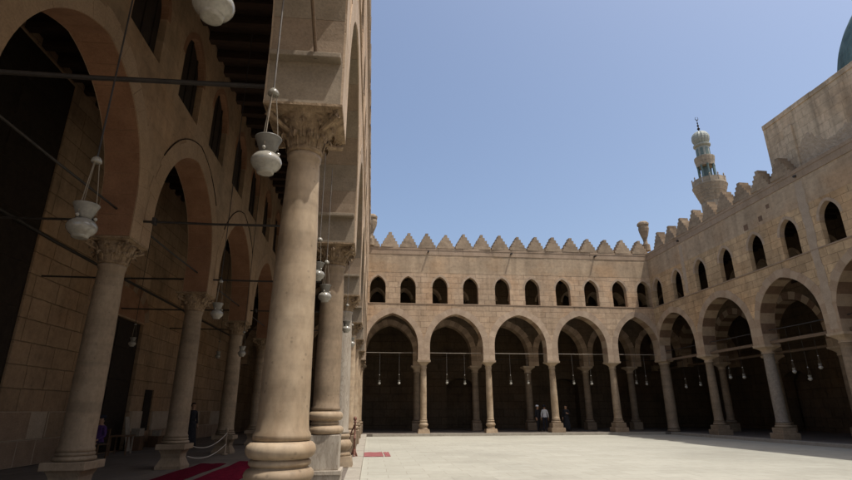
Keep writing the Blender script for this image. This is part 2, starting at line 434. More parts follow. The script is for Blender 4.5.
ZB, ZT, SILL, WTOP = 4.86, 12.84, 8.77, 10.74
def arcade(label, loc, rz, cols, t=.85, s0=None, s1=None, ztop=ZT, wall='stone', vm=('vouss_a', 'vouss_b'), apex=8.0, spring=5.8,
           pier=.80, merlons=None, rod=None, beams=None, windows=True, cornice=True, ring_depth=.42, step=.36, spouts=(), hood=False, wspace=1.22, whalf=.55, spout=.33, mer=None, lining=None, planks=False, frieze=False, thin=0., ring_bays=None):
    root = thing('arcade', label, 'arcade', loc, rz)
    s0 = cols[0] if s0 is None else s0
    s1 = cols[-1] if s1 is None else s1
    outer = [(s0, ZB)]
    profs = []
    for a, b in zip(cols, cols[1:]):
        mid, half = (a + b) / 2, (b - a - pier) / 2
        pr = arch_pts(mid, half, spring, apex)
        profs.append(pr)
        outer += [(pr[0][0], ZB)] + pr + [(pr[-1][0], ZB)]
    outer += [(s1, ZB), (s1, ztop), (s0, ztop)]
    clean = [outer[0]]
    for q in outer[1:]:
        if math.hypot(q[0] - clean[-1][0], q[1] - clean[-1][1]) > 1e-4: clean.append(q)
    wins = []
    if windows:
        for a, b in zip(cols, cols[1:]):
            m = (a + b) / 2
            for q in (-wspace, wspace): wins.append(m + q * (b - a) / 5.)
    holes = []
    for m in wins:
        ap = arch_pts(m, whalf, 9.95, WTOP + (whalf - .55), 9)
        holes.append([(m - whalf, SILL)] + ap + [(m + whalf, SILL)])
    bm = bmesh.new()
    yw = t / 2
    if thin:      # the gallery wall with the windows is thinner than the arcade below
        yw = -t / 2 + thin
        zc = SILL - .06
        low = [(x, min(z, zc)) for x, z in clean]
        extrude_poly(bm, low, [], -t / 2, t / 2)
        extrude_poly(bm, [(s0, zc), (s1, zc), (s1, ztop), (s0, ztop)], holes, -t / 2, yw)
    else:
        extrude_poly(bm, clean, holes, -t / 2, t / 2)
    link_bm('wall', bm, wall, root)
    for i, pr in enumerate(profs):
        if ring_bays is None or i in ring_bays:
            bm = voussoirs(pr, ring_depth if True else 0, -t / 2, t / 2, step, vm, jamb_to=ZB, jitter=.12)
            for v in bm.verts:   # keep blocks inside the pier
                lo, hi = cols[i] + .004, cols[i + 1] - .004
                v.co.x = min(max(v.co.x, lo), hi)
                v.co.z = max(v.co.z, ZB - .002)
            link_bm('arch_ring', bm, vm, root)
            if lining:
                bm = voussoirs(pr, .03, -t / 2 + .03, t / 2 - .03, step * 1.25, lining, jamb_to=ZB, lift=.014)
                for v in bm.verts: v.co.z = max(v.co.z, ZB)
                link_bm('striped_lining', bm, lining, root)
        if planks:
            for x0, x1 in ((pr[0][0] - .02, pr[0][0] + .13), (pr[-1][0] - .13, pr[-1][0] + .02)):
                bm = bmesh.new()
                box(bm, x0, x1, -t / 2 + .03, t / 2 - .02, 5.40, 5.47, bev=.012)
                link_bm('corbel_ledge', bm, 'soffit_a', root)
        if hood and i in (3, 4):
            bm = bmesh.new()
            up = [q for q in offset_profile(pr, .46)]
            for sgn in (-1,):
                tube(bm, [(x, sgn * (t / 2 + .012), z) for x, z in up[7:-9]], .014, 6)
            link_bm('hood_moulding', bm, 'timber', root)
        if rod:
            bm = bmesh.new()
            a, b = cols[i] + pier / 2, cols[i + 1] - pier / 2
            tube(bm, [(a - .05, 0, rod[0]), ((a + b) / 2, 0, rod[0] - .015), (b + .05, 0, rod[0])], rod[2], 8)
            link_bm('tie_rod', bm, rod[1], root)
        if beams:
            bm = bmesh.new()
            a, b = cols[i] + .3, cols[i + 1] - .3
            box(bm, a, b, -.08, .08, beams - .075, beams + .075, bev=.01)
            link_bm('tie_beam', bm, 'beam', root)
    for m in wins:
        ap = arch_pts(m, whalf, 9.95, WTOP + (whalf - .55), 9)
        wm = ('red_stone', 'red_stone') if whalf > .6 else ('vouss_g', 'vouss_a', 'vouss_f')
        bm = voussoirs(ap, .15, -t / 2, yw, .17, wm, lift=.004)
        link_bm('window_arch', bm, wm, root)
        if whalf > .6:
            bm = bmesh.new()
            box(bm, m - whalf - .02, m + whalf + .02, -t / 2 + .16, -t / 2 + .20, SILL - .02, WTOP + .2)
            for q in (-.45, 0, .45): box(bm, m + q - .02, m + q + .02, -t / 2 + .13, -t / 2 + .161, SILL - .01, WTOP + .1)
            link_bm('window_dark_panel', bm, 'door', root)  # added panel, stands in for the blackness inside the window opening
    if frieze:
        bm = bmesh.new()
        box(bm, s0 + .02, s1 - .02, -t / 2 - .008, -t / 2 + .05, 10.99, ztop - .51)
        link_bm('frieze', bm, 'frieze', root)
    if cornice:
        # projecting string course at the sills and cornice under the battlements
        bm = bmesh.new()
        x = s0
        while x < s1 - .01:
            x2 = min(x + random.uniform(.8, 1.3), s1)
            e = random.uniform(-.006, .006)
            box(bm, x + .003, x2 - .003, -t / 2 - .025 + e, -t / 2 + .05, SILL - .07, SILL - .012 + e)
            x = x2
        link_bm('string_course', bm, 'cornice', root)
        bm = bmesh.new()
        x = s0
        while x < s1 - .01:
            x2 = min(x + random.uniform(.8, 1.5), s1)
            e = random.uniform(-.008, .008)
            box(bm, x + .003, x2 - .003, -t / 2 - .03 + e, -t / 2 + .1, ztop - .50, ztop - .14)
            box(bm, x + .003, x2 - .003, -t / 2 - .05 + e, t / 2 + .02, ztop - .139, ztop + .03 + e * .5)
            x = x2
        link_bm('cornice', bm, 'cornice', root)
    if merlons is not None:
        a, b, pitch = merlons
        n = round((b - a) / pitch)
        data = [merlon_bm() for _ in range(7)]
        protos = [link_bm('merlon', d, 'merlon', root) for d in data]
        used = 0
        for i in range(n + 1):
            x = a + (b - a) * i / n
            o = protos[i] if i < 7 else protos[(i * 5) % 7].copy()
            if i >= 7: COL.objects.link(o)
            o.parent = root
            o.location = (x, -t / 2 + .22, ztop + .02)
            o.scale = (random.uniform(.96, 1.03), 1, random.uniform(.94, 1.05))
            o.rotation_euler = (0, random.uniform(-.025, .025), random.uniform(-.05, .05))
    for s in spouts:
        bm = bmesh.new()
        tube(bm, [(s, -t / 2 + .1, ztop - .28), (s, -t / 2 - spout, ztop - .32)], .065, 8)
        link_bm('waterspout', bm, 'iron', root)
    return root

# plan: left arcade on x = XF, inner left row on XI, back arcade on YB, right arcade on XR
XF, XI, XO = -.85, -5.22, -9.6
YB, YBI, YBO = 35.87, 40.3, 44.8
XR, XRI, XRO = 21.02, 25.4, 29.9
left_y = [-4.55, .45, 5.45, 10.45, 15.45, 20.45, 25.45, 30.45, YB]
back_x = [XF, 3.53, 8.07, 12.62, 17.07, XR]
right_y = [YB, 30.8, 25.75, 21.0, 16.2, 11.3, 6.4, 1.5, -4.55]

# left courtyard arcade: local x runs along world +y
arcade('sunlit stone arcade with battlements seen edge on beside the near columns', (XF, -4.55, 0), PI / 2,
       [y + 4.55 for y in left_y], s1=YB + 4.55 - .43, wall='stone', vm=('vouss_a', 'vouss_f'), lining=('soffit_a', 'soffit_b'), planks=True, thin=.40, merlons=(.7, 38.9, 1.36), apex=8.0, spring=5.7, step=.5)
arcade('shaded brown inner arcade of the left aisle with tall dark windows above its pointed arches', (XI + .085, -4.55, 0), PI / 2,
       [y + 4.55 for y in left_y], s1=YBO + 4.55, ztop=11.7, t=.68, whalf=.70, lining=('red_stone', 'red_stone'), wall='stone_left', vm=('left_ring', 'left_ring'), cornice=False, hood=True, rod=(5.42, 'iron', .022),
       apex=7.95, spring=5.55, pier=.86)
arcade('far stone arcade across the courtyard in sun with stepped battlements', (0, YB, 0), 0, back_x, s1=XR - .43, wall='stone',
       frieze=True, thin=.40, lining=('vouss_f', 'vouss_b'), step=.42, vm=('vouss_a', 'vouss_g'), merlons=(-.31, 20.1, 1.365), rod=(5.38, 'rod_pale', .018), apex=8.05, spring=5.85, spouts=(3.84, 10.0, 16.43))
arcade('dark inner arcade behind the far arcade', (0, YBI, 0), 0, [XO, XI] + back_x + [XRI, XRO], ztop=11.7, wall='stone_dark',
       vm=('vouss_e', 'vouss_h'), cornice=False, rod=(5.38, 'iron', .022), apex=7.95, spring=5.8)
arcade('shaded stone arcade of the right side with striped arches rising towards the camera', (XR, YB, 0), -PI / 2, [YB - y for y in right_y], s0=-.43,
       wall='stone_shade', frieze=True, thin=.26, vm=('vouss_e', 'vouss_f'), lining=('vouss_c', 'vouss_d'), merlons=(2.35, 14.03, 1.46), rod=(5.6, 'iron', .024), beams=4.96, apex=8.0, spring=5.7, step=.46,
       spouts=(4.7, 14.9), spout=.14)
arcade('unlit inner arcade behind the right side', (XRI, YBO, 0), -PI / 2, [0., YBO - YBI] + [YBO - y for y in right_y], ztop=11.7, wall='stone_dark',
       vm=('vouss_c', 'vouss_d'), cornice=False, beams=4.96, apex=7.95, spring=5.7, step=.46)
arcade('stone arcade closing the courtyard behind the camera', (XR, -4.55, 0), PI, [0, 4.5, 9.0, 13.4, 17.7, XR - XF], s0=.43, s1=XR - XF - .43, wall='stone',
       vm=('vouss_a', 'vouss_b'), merlons=(.8, 21., 1.36))

# plaster drain strips washed pale on the right front, a part of that arcade
right_arc = [o for o in bpy.data.objects if o.get('label', '').startswith('shaded stone arcade of the right')][0]
for s, w, zl in ((YB - 20.95, .46, 5.0), (YB - 31.1, .36, 8.9)):
    bm = bmesh.new()
    zs = [zl + (12.2 - zl) * i / 26 for i in range(27)]
    edge = [(w / 2 + random.uniform(-.07, .05), w / 2 + random.uniform(-.07, .05)) for _ in zs]
    outer = [(s + e[1], z) for e, z in zip(edge, zs)] + [(s - e[0], z) for e, z in list(zip(edge, zs))[::-1]]
    extrude_poly(bm, outer, [], -.425 - .016, -.40)
    link_bm('drain_strip', bm, 'plaster', right_arc)
for s, z, q in ((YB - 24.9, 11.25, .34), (YB - 23.75, 11.35, .30), (YB - 23.1, 11.8, .24)):
    bm = bmesh.new()
    box(bm, s - q / 2, s + q / 2, -.435, -.40, z - q / 2, z + q / 2, bev=.008)
    link_bm('dark_square', bm, 'vouss_d', right_arc)  # dark square patches raised slightly off the wall at the sockets

# corner finial of the right arcade: stone urn on a stem
bm = bmesh.new()
lathe(bm, [(.30, 0), (.30, .5), (.20, .55), (.15, .75), (.17, .95), (.26, 1.25), (.36, 1.55), (.40, 1.8), (.38, 2.0), (.43, 2.1), (.42, 2.25), (.30, 2.38), (.12, 2.42)], 10)
for v in bm.verts:
    v.co.x += random.uniform(-.02, .02); v.co.y += random.uniform(-.02, .02)
o = link_bm('stone_finial', bm, 'merlon')
o.location = (XR - .2, YB - .2, 13.2)
tag(o, 'worn urn shaped stone finial above the corner of far and right battlements', 'finial')
o2 = o.copy(); COL.objects.link(o2); o2.location = (XF + .52, YB - .35, 12.95); o2['label'] = 'worn urn shaped stone finial above the left end of the far battlements'

# ------------------------------------------------------------------ outer walls
def outer_wall(label, loc, rz, L, mat, openings, h=11.7, t=.9):
    root = thing('outer_wall', label, 'wall', loc, rz)
    bm = bmesh.new()
    outer = [(0, 0), (0, h), (L, h), (L, 0)]
    holes = []
    for kind, a, b, z0, z1, zs in openings:
        m = (a + b) / 2
        if zs: holes.append([(a, max(z0, .02))] + arch_pts(m, (b - a) / 2, zs, z1, 6) + [(b, max(z0, .02))])
        else: holes.append([(a, max(z0, .02)), (a, z1), (b, z1), (b, max(z0, .02))])
    extrude_poly(bm, outer, holes, 0, t)
    link_bm('wall', bm, mat, root)
    bm = bmesh.new()
    box(bm, 0, L, t + .25, t + .5, 0, h)
    link_bm('rear_skin', bm, mat, root)
    return root

# left: the face looks to +x, local x = world +y, local y = world -x
lw = outer_wall('rough brown block wall at the back of the left aisle with a tall dark recess', (XO, -4.55, 0), PI / 2, YBO + 4.55, 'stone_big',
                [('recess', 15.0, 19.5, 1.75, 11.4, 0), ('doorway', 23.0, 27.2, .17, 5.05, 0), ('niche', 28.4, 29.35, .8, 2.48, 0)])
# black panel put in for the recess's darkness, plus door and cupboard door
for nm, a, b, z0, z1, d in (('recess_dark_panel', 15.0, 19.5, 1.75, 11.4, .06), ('door', 23.0, 27.2, .17, 5.05, .14), ('cupboard_door', 28.4, 29.35, .8, 2.48, .06)):
    bm = bmesh.new()
    n = 2 if b - a > 2 else 1
    for i in range(n):
        x0, x1 = a - .02 + (b - a + .04) * i / n, a - .02 + (b - a + .04) * (i + 1) / n
        box(bm, x0 + .004, x1 - .004, d, d + .07, z0 - .02, z1 + .02)
        rows = max(1, int((z1 - z0) / 1.2))
        for j in range(rows):
            za = z0 + (z1 - z0) * j / rows + .14; zb = z0 + (z1 - z0) * (j + 1) / rows - .14
            box(bm, x0 + .18, x1 - .18, d - .03, d + .01, za, zb, bev=.012)
    link_bm(nm, bm, 'door', lw)
# relieving arch above the door
bm = voussoirs(arch_pts(25.1, 2.1, 5.12, 6.25, 8), .42, 0, .3, .4, ('vouss_b', 'red_stone'))
ra = link_bm('relieving_arch', bm, ('vouss_b', 'red_stone'), lw)
bm = bmesh.new()
ap = arch_pts(25.1, 2.08, 5.12, 6.22, 8)
extrude_poly(bm, ap, [], -.008, .3)
link_bm('tympanum', bm, 'red_stone', ra)
# dado of pale slabs set along the foot of the wall
for lay, (z0, z1) in enumerate(((.16, .85), (.853, 1.6))):
    for a, b in ((10., 22.9), (27.3, 28.3), (29.45, 40.)):
        bm = bmesh.new()
        x = a
        while x < b - .05:
            x2 = min(x + random.uniform(.7, 1.5), b)
            if b - x2 < .4: x2 = b
            box(bm, x + .002, x2 - .002, -.09 + random.uniform(-.02, .02), .05, z0, z1, mi=random.choice((0, 0, 1, 2)) if lay else random.choice((1, 2, 2)), bev=.018)
            x = x2
        link_bm('dado', bm, ('plaster', 'stone_left', 'vouss_b'), lw)
bm = bmesh.new()
tube(bm, [(17.2, -.07, 6.5), (20, -.07, 6.42), (24, -.07, 6.4), (40, -.07, 6.4)], .05, 8)
link_bm('conduit', bm, 'iron', lw)

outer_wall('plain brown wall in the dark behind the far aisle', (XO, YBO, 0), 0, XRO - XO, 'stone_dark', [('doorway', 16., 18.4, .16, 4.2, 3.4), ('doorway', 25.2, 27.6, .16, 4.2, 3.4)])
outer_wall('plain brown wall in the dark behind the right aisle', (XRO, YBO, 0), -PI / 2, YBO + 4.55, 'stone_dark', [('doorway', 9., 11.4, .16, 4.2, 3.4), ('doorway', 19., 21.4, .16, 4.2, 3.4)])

# ------------------------------------------------------------------ setting: floors, roof
def struct(name, bm, mat):
    o = link_bm(name, bm, mat)
    o['kind'] = 'structure'
    return o
bm = bmesh.new(); box(bm, -400, 400, -400, 400, -1., -.03); struct('ground', bm, 'ground')
bm = bmesh.new(); box(bm, XF - .5, XR + .5, -5.2, YB + .5, -.5, 0.); struct('courtyard_floor', bm, 'court')
bm = bmesh.new()
K = .62   # kerb edge in front of the columns' axis
box(bm, XO - .9, XF + K, -5.2, YBO + .9, -.2, .15)
box(bm, XF + K + .0005, XR - K - .0005, YB - K, YBO + .9, -.2, .15)
box(bm, XR - K, XRO + .9, -5.2, YBO + .9, -.2, .15)
struct('aisle_floor', bm, 'aisle')
bm = bmesh.new()
x = XF + K
def kerb_run(bm, p0, p1, n):
    p0, p1 = Vector(p0), Vector(p1)
    L = (p1 - p0).length; d = (p1 - p0) / L
    q = Vector((n[0], n[1], 0)); s = 0.
    while s < L - .05:
        e = min(s + random.uniform(.8, 1.4), L)
        a = p0 + d * (s + .004); b = p0 + d * (e - .004)
        h = .158 + random.uniform(-.004, .004)
        hexa(bm, [tuple(a - q * .012), tuple(b - q * .012), tuple(b + q * .33), tuple(a + q * .33)] +
             [(v.x, v.y, h) for v in (a - q * .012, b - q * .012, b + q * .33, a + q * .33)])
        s = e
kerb_run(bm, (XF + K + .02, -5, -.05), (XF + K + .02, YB - K - .05, -.05), (-1, 0))
kerb_run(bm, (XF + K + .4, YB - K - .02, -.05), (XR - K - .4, YB - K - .02, -.05), (0, 1))
kerb_run(bm, (XR - K - .02, YB - K - .05, -.05), (XR - K - .02, -5, -.05), (1, 0))
struct('kerb', bm, 'kerb')

def roof(x0, x1, y0, y1, along_x):
    bm = bmesh.new()
    box(bm, x0, x1, y0, y1, 11.72, 12.3)
    n = int(((x1 - x0) if along_x else (y1 - y0)) / .75)
    for i in range(n):
        c = (i + .5) * .75
        if along_x: box(bm, x0 + c - .11, x0 + c + .11, y0 + .02, y1 - .02, 11.45, 11.719)
        else: box(bm, x0 + .02, x1 - .02, y0 + c - .11, y0 + c + .11, 11.45, 11.719)
    o = struct('ceiling', bm, 'timber')
    return o
roof(XO - .9, XF + .02, -5.2, YBO + .9, False)
roof(XF + .03, XR - .18, YB - .02, YBO + .9, True)
roof(XR - .17, XRO + .9, -5.2, YBO + .9, False)

# ------------------------------------------------------------------ columns
def acanthus(bm, r0, r1, z0, z1, mi=0):
    """bell, two tiers of curling leaves, corner volutes and a square abacus"""
    H = z1 - z0
    lathe(bm, [(r0, z0), (r0 * 1.18, z0 + H * .25), (r0 * 1.42, z0 + H * .55), (r1 * .90, z0 + H * .87)], 20, mi=mi)
    lathe(bm, [(r0 * 1.0, z0 - .005), (r0 * 1.14, z0 + .02), (r0 * 1.14, z0 + .055), (r0 * 1.0, z0 + .075)], 20, mi=mi)
    for tier, (za, zb, n, ph, rr, rp) in enumerate(((z0 + .06, z0 + H * .50, 10, 0, r0 * 1.16, 1.40), (z0 + H * .34, z0 + H * .82, 10, PI / 10, r0 * 1.36, 1.36))):
        for k in range(n):
            a = 2 * PI * k / n + ph
            prof = [(rr, za), (rr * 1.04, za + (zb - za) * .35), (rr * 1.10, za + (zb - za) * .65), (rr * rp * .96, zb - .02), (rr * rp * 1.02, zb - .05), (rr * rp, zb - .09)]
            wid = [.46, .54, .54, .46, .34, .14]
            prev = None
            for (r, z), w in zip(prof, wid):
                hw = w * PI / n * 1.7
                row = [bm.verts.new((r * math.cos(a + s * hw / 2) * (1 if s else 1.05), r * math.sin(a + s * hw / 2) * (1 if s else 1.05), z - (abs(s) * .02))) for s in (-1, -.5, 0, .5, 1)]
                if prev:
                    for i in range(4):
                        bm.faces.new([prev[i], prev[i + 1], row[i + 1], row[i]]).material_index = mi
                prev = row
    for k in range(4):   # volutes
        a = PI / 4 + k * PI / 2
        c = Vector((math.cos(a), math.sin(a), 0))
        side = Vector((-c.y, c.x, 0))
        cen = c * (r1 * 1.18) + Vector((0, 0, z0 + H * .74))
        pts = [cen + c * (.075 * (1 - t / 14) * math.cos(t * .75)) + Vector((0, 0, .075 * (1 - t / 14) * math.sin(t * .75))) for t in range(12)]
        tube(bm, [tuple(c * r0 * 1.15 + Vector((0, 0, z0 + H * .5)))] + [tuple(q) for q in pts], [.03] + [.034 - .0018 * t for t in range(12)], 6, mi)
    w = r1 * 2 * .98
    frustum(bm, w * .9, w * 1.06, z0 + H * .86, z0 + H * .93, mi=mi)
    frustum(bm, w * 1.10, w * 1.10, z0 + H * .932, z1, mi=mi)

def column(label, kind, shaft, group, r=.25, rt=None, neck=4.38, foot=.9, base='slab', cap='leaf', top=ZB - .004, seed=0, scale_base=1.):
    rt = rt or r * .86
    root = thing('column', label, 'column', group=group)
    bm = bmesh.new()
    n = 14
    prof = []
    for i in range(n + 1):
        t = i / n
        rr = r + (rt - r) * t + .010 * math.sin(PI * t)
        prof.append((rr, foot + (neck - foot) * t))
    prof = [(r * 1.10, foot), (r * 1.10, foot + .05), (r * 1.01, foot + .09)] + prof[1:-1] + [(rt, neck - .09), (rt * 1.10, neck - .06), (rt * 1.10, neck - .01), (rt, neck)]
    lathe(bm, prof, 32)
    rnd = random.Random(seed)
    for v in bm.verts:
        v.co.x += rnd.uniform(-.003, .003); v.co.y += rnd.uniform(-.003, .003)
    link_bm('shaft', bm, shaft, root, smooth=True)
    bm = bmesh.new()
    if cap == 'leaf':
        acanthus(bm, rt * 1.02, .40, neck, top)
        link_bm('capital', bm, 'capital', root)
    elif cap == 'plain':
        lathe(bm, [(rt * 1.02, neck), (rt * 1.2, neck + .02), (rt * 1.2, neck + .07), (rt * 1.05, neck + .09)], 24)
        n = 24; H = top - neck
        rings = []
        for i in range(7):
            t = i / 6
            ring = []
            for k in range(n):
                a = 2 * PI * k / n
                rc = rt * 1.06
                sqr = .43 / max(abs(math.cos(a)), abs(math.sin(a)))
                e = t * t
                rr = rc * (1 - e) + sqr * e
                ring.append(bm.verts.new((rr * math.cos(a), rr * math.sin(a), neck + .08 + (H - .2) * t)))
            rings.append(ring)
        for a, b in zip(rings, rings[1:]):
            for k in range(n): bm.faces.new([a[k], a[(k + 1) % n], b[(k + 1) % n], b[k]])
        bm.faces.new(rings[-1]); bm.faces.new(rings[0][::-1])
        frustum(bm, .90, .92, top - .118, top)
        link_bm('capital', bm, 'capital_plain', root)
    F = foot
    bm = bmesh.new()
    def tori(zlist, rr):
        prof = []
        for z0, z1, q in zlist:
            for i in range(7):
                a = -PI / 2 + PI * i / 6
                prof.append((rr * q + (z1 - z0) * .5 * math.cos(a), (z0 + z1) / 2 + (z1 - z0) / 2 * math.sin(a)))
        lathe(bm, prof, 32)
    if base == 'tall':       # attic base on a tall square pedestal
        tori([(F - .42, F - .27, 1.12), (F - .25, F - .20, .98), (F - .18, F - .01, 1.0)], r)
        link_bm('base', bm, 'marble', root, smooth=True)
        bm = bmesh.new()
        box(bm, -.30, .30, -.30, .30, .58, F - .425, bev=.012)
        box(bm, -.36, .36, -.36, .36, .5, .579, bev=.012)
        box(bm, -.34, .34, -.34, .34, .14, .499, bev=.012)
        link_bm('pedestal', bm, 'marble_grey', root)
    elif base == 'rings':    # stack of heavy rings
        tori([(.78, .95, 1.15), (.965, 1.085, 1.08), (1.10, 1.16, 1.06), (1.165, F - .005, 1.02)], r)
        link_bm('base', bm, 'marble', root, smooth=True)
        bm = bmesh.new()
        lathe(bm, [(.42, .14), (.42, .5), (.40, .56), (.38, .6), (.38, .78)], 8)
        link_bm('pedestal', bm, 'marble', root)
    elif base == 'inverted':  # rings over a waisted block
        tori([(F - .15, F - .07, 1.12), (F - .065, F, 1.04)], r)
        link_bm('base', bm, 'marble_brown', root, smooth=True)
        bm = bmesh.new()
        box(bm, -.37, .37, -.37, .37, F - .29, F - .152, bev=.015)
        prof = [(.30, F - .292), (.25, F - .40), (.24, F - .5), (.29, F - .62), (.33, F - .70), (.33, .14)]
        prev = None
        for w, z in prof:
            row = [bm.verts.new((sx * w, sy * w, z)) for sx, sy in ((-1, -1), (1, -1), (1, 1), (-1, 1))]
            if prev:
                for i in range(4): bm.faces.new([prev[i], prev[(i + 1) % 4], row[(i + 1) % 4], row[i]])
            else: bm.faces.new(row)
            prev = row
        bm.faces.new(prev[::-1])
        link_bm('pedestal', bm, 'marble_brown', root)
    elif base == 'vase':     # turned bulb on a square plinth
        lathe(bm, [(r * 1.02, F), (r * 1.22, F - .04), (r * 1.22, F - .1), (r * 1.0, F - .13), (r * 1.25, F - .18), (r * 1.52, F - .28), (r * 1.35, F - .38), (r * 1.05, F - .45), (r * 1.25, F - .5), (r * 1.4, .42)], 28)
        link_bm('base', bm, 'marble', root, smooth=True)
        bm = bmesh.new()
        frustum(bm, .82, .72, .14, .42)
        bmesh.ops.bevel(bm, geom=bm.edges[:], offset=.02, segments=2, affect='EDGES')
        link_bm('plinth', bm, 'marble', root)
    elif base == 'block':    # cushion over a large block
        tori([(F - .1, F - .02, 1.05), (F - .24, F - .11, 1.12)], r)
        link_bm('base', bm, 'marble_brown', root, smooth=True)
        bm = bmesh.new()
        box(bm, -.37, .37, -.37, .37, .46, F - .243, bev=.02)
        box(bm, -.48, .48, -.46, .46, .02, .459, bev=.025)
        link_bm('plinth', bm, 'marble_brown', root)
    elif base == 'slab':
        tori([(F - .2, F - .02, 1.06)], r)
        link_bm('base', bm, 'marble_brown', root, smooth=True)
        bm = bmesh.new()
        box(bm, -.36, .36, -.36, .36, .14, F - .203, bev=.02)
        link_bm('plinth', bm, 'marble_brown', root)
    elif base == 'none':
        lathe(bm, [(r * 1.15, .14), (r * 1.15, F - .1), (r * 1.02, F)], 28)
        link_bm('base', bm, 'marble_brown', root, smooth=True)
    return root

g1 = 'columns of the left arcade beside the courtyard'
def put(c, x, y, rz=0.):
    c.location = (x, y, 0); c.rotation_euler = (0, 0, rz); return c
put(column('cream column on an octagonal foot beside the camera', 'a', 'marble', g1, .26, base='vase', seed=1), XF, .45)
put(column('thick sunlit cream column with carved capital and heavy ring base nearest the camera', 'a', 'marble', g1, .250, .175, 4.40, 1.33, 'rings', seed=2), XF, 5.45)
put(column('sunlit brownish column on a tall grey square pedestal right behind the thick column', 'a', 'marble_brown', g1, .25, .215, 4.45, 1.6, 'tall', seed=3), XF, 10.45)
put(column('pale grey column with ringed foot, third along the sunlit row from the camera', 'a', 'marble_grey', g1, .25, .21, 4.42, 1.0, 'vase', seed=4), XF, 15.45)
c4 = put(column('slim cream column half hidden, fourth along the sunlit row from the camera', 'a', 'marble', g1, .23, .2, 4.4, .95, 'slab', seed=5), XF, 20.45)
dup(c4, (XF, 25.45, 0), 0, 'slim cream column half hidden, fifth along the sunlit row from the camera', g1)
dup(c4, (XF, 30.45, 0), 0, 'slim cream column half hidden, sixth along the sunlit row from the camera', g1)
put(column('cream corner column where the sunlit row meets the far arcade', 'a', 'marble', g1, .27, .24, 4.35, .95, 'slab', seed=6), XF, YB)

g2 = 'columns of the inner row in the left aisle'
ord_ = ['first', 'second', 'third', 'fourth', 'fifth', 'sixth', 'seventh', 'eighth', 'ninth']
ci = column('big shaded column with lit edge in front of the rough block wall', 'b', 'marble_brown', g2, .275, .235, 4.36, .92, 'inverted', 'leaf', seed=8)
put(ci, XI, 10.45)
for y, l in ((.45, 'shaded inner column level with the camera'), (5.45, 'shaded inner column level with the thick sunlit column'),
             (15.45, 'shaded inner column with waisted base tied to the rope barrier nearest the crimson rugs'),
             (20.45, 'shaded inner column at the far end of the rope barrier'),
             (25.45, 'shaded inner column just left of the thick sunlit shaft'),
             (30.45, 'shaded inner column hidden behind the thick sunlit shaft'),
             (YB, 'shaded inner column at the far left corner of the aisles')):
    dup(ci, (XI, y, 0), 0, l, g2)

g3 = 'columns of the far arcade'
for x, l, sh, r, rt, base, foot, cap in (
        (3.53, 'cream column with turned vase base, leftmost of the far arcade', 'marble', .215, .2, 'vase', .98, 'plain'),
        (8.07, 'cream column with small square foot, second from left in the far arcade', 'marble', .22, .2, 'vase', .98, 'plain'),
        (12.62, 'cream column with broad stepped foot beside the visitors in the far arcade', 'marble', .25, .2, 'block', 1.0, 'plain'),
        (17.07, 'cream column with large brown foot next to the shaded corner of the far arcade', 'marble', .27, .21, 'block', 1.0, 'plain')):
    put(column(l, 'c', sh, g3, r, rt, 4.36, foot, base, cap, seed=int(x * 10)), x, YB)
g4 = 'columns of the right arcade'
put(column('thick shaded column without a foot in the corner of far and right arcades', 'd', 'marble_brown', g4, .36, .33, 4.7, .35, 'none', 'plain', top=5.0, seed=31), XR, YB)
put(column('shaded brown column with stepped block foot, second from the corner on the right side', 'd', 'marble_brown', g4, .26, .22, 4.4, .95, 'block', 'plain', seed=32), XR, 30.8)
put(column('grey granite column with pale ringed foot, third from the corner on the right side', 'd', 'granite', g4, .285, .25, 4.4, .95, 'block', 'plain', seed=33), XR, 25.75)
c = put(column('shaded brown column at the right border of the photo', 'd', 'marble_brown', g4, .29, .25, 4.4, .9, 'slab', 'plain', seed=34), XR, 21.0)
dup(c, (XR, 16.2, 0), 0, 'shaded brown column on the right side nearer than the drain strip', g4)

g5 = 'dim columns behind the far arcade'
cb = column('dim column behind the far arcade, standing just left of the leftmost cream column', 'e', 'marble_brown', g5, .26, .23, 4.36, .9, 'slab', 'plain', seed=41)
put(cb, 3.45, YBI)
for x, l in ((7.98, 'dim column inside the second arch of the far arcade'), (12.2, 'dim column inside the third arch, left of the visitors'),
             (16.9, 'dim column inside the fourth arch, right of the visitors'), (20.6, 'dim column inside the corner arch of the far arcade'),
             (XF, 'dim column in the far left corner behind the sunlit row')):
    dup(cb, (x, YBI, 0), 0, l, g5)
g6 = 'dim columns behind the right arcade'
for y, l in ((YB, 'dim column behind the corner column on the right side'), (30.8, 'dim column seen right of the brown column with stepped block foot'),
             (25.75, 'dim column seen right of the grey granite column'), (21.0, 'dim column behind the drain strip bay on the right')):
    dup(cb, (XRI, y, 0), 0, l, g6)

# ------------------------------------------------------------------ transverse iron tie rods of the left aisles
g7 = 'iron tie rods across the left aisle'
for y, l in ((5.45, 'dark iron rod crossing the top left from the thick column to the inner arcade'),
             (10.45, 'dark iron rod crossing level with the second sunlit column'),
             (15.45, 'dark iron rod crossing level with the third sunlit column'),
             (20.45, 'dark iron rod crossing level with the fourth sunlit column'),
             (25.45, 'dark iron rod crossing level with the fifth sunlit column')):
    t = thing('tie_rod', l, 'tie rod', (XF - .43, y, 5.33), 0, g7)
    bm = bmesh.new()
    L = XO - XF + .43
    tube(bm, [(.06, 0, 0), (L * .25, 0, -.02), (L * .5, 0, 0), (L * .75, 0, -.02), (L - .06, 0, 0)], .026 if y > 6 else .03, 8)
    link_bm('rod', bm, 'iron', t)
    for s in (-.02, L * .5 + .86):
        bm = bmesh.new()
        box(bm, s - .02, s + .04, -.07, .07, -.07, .07, bev=.008)
        link_bm('wall_plate', bm, 'iron', t)

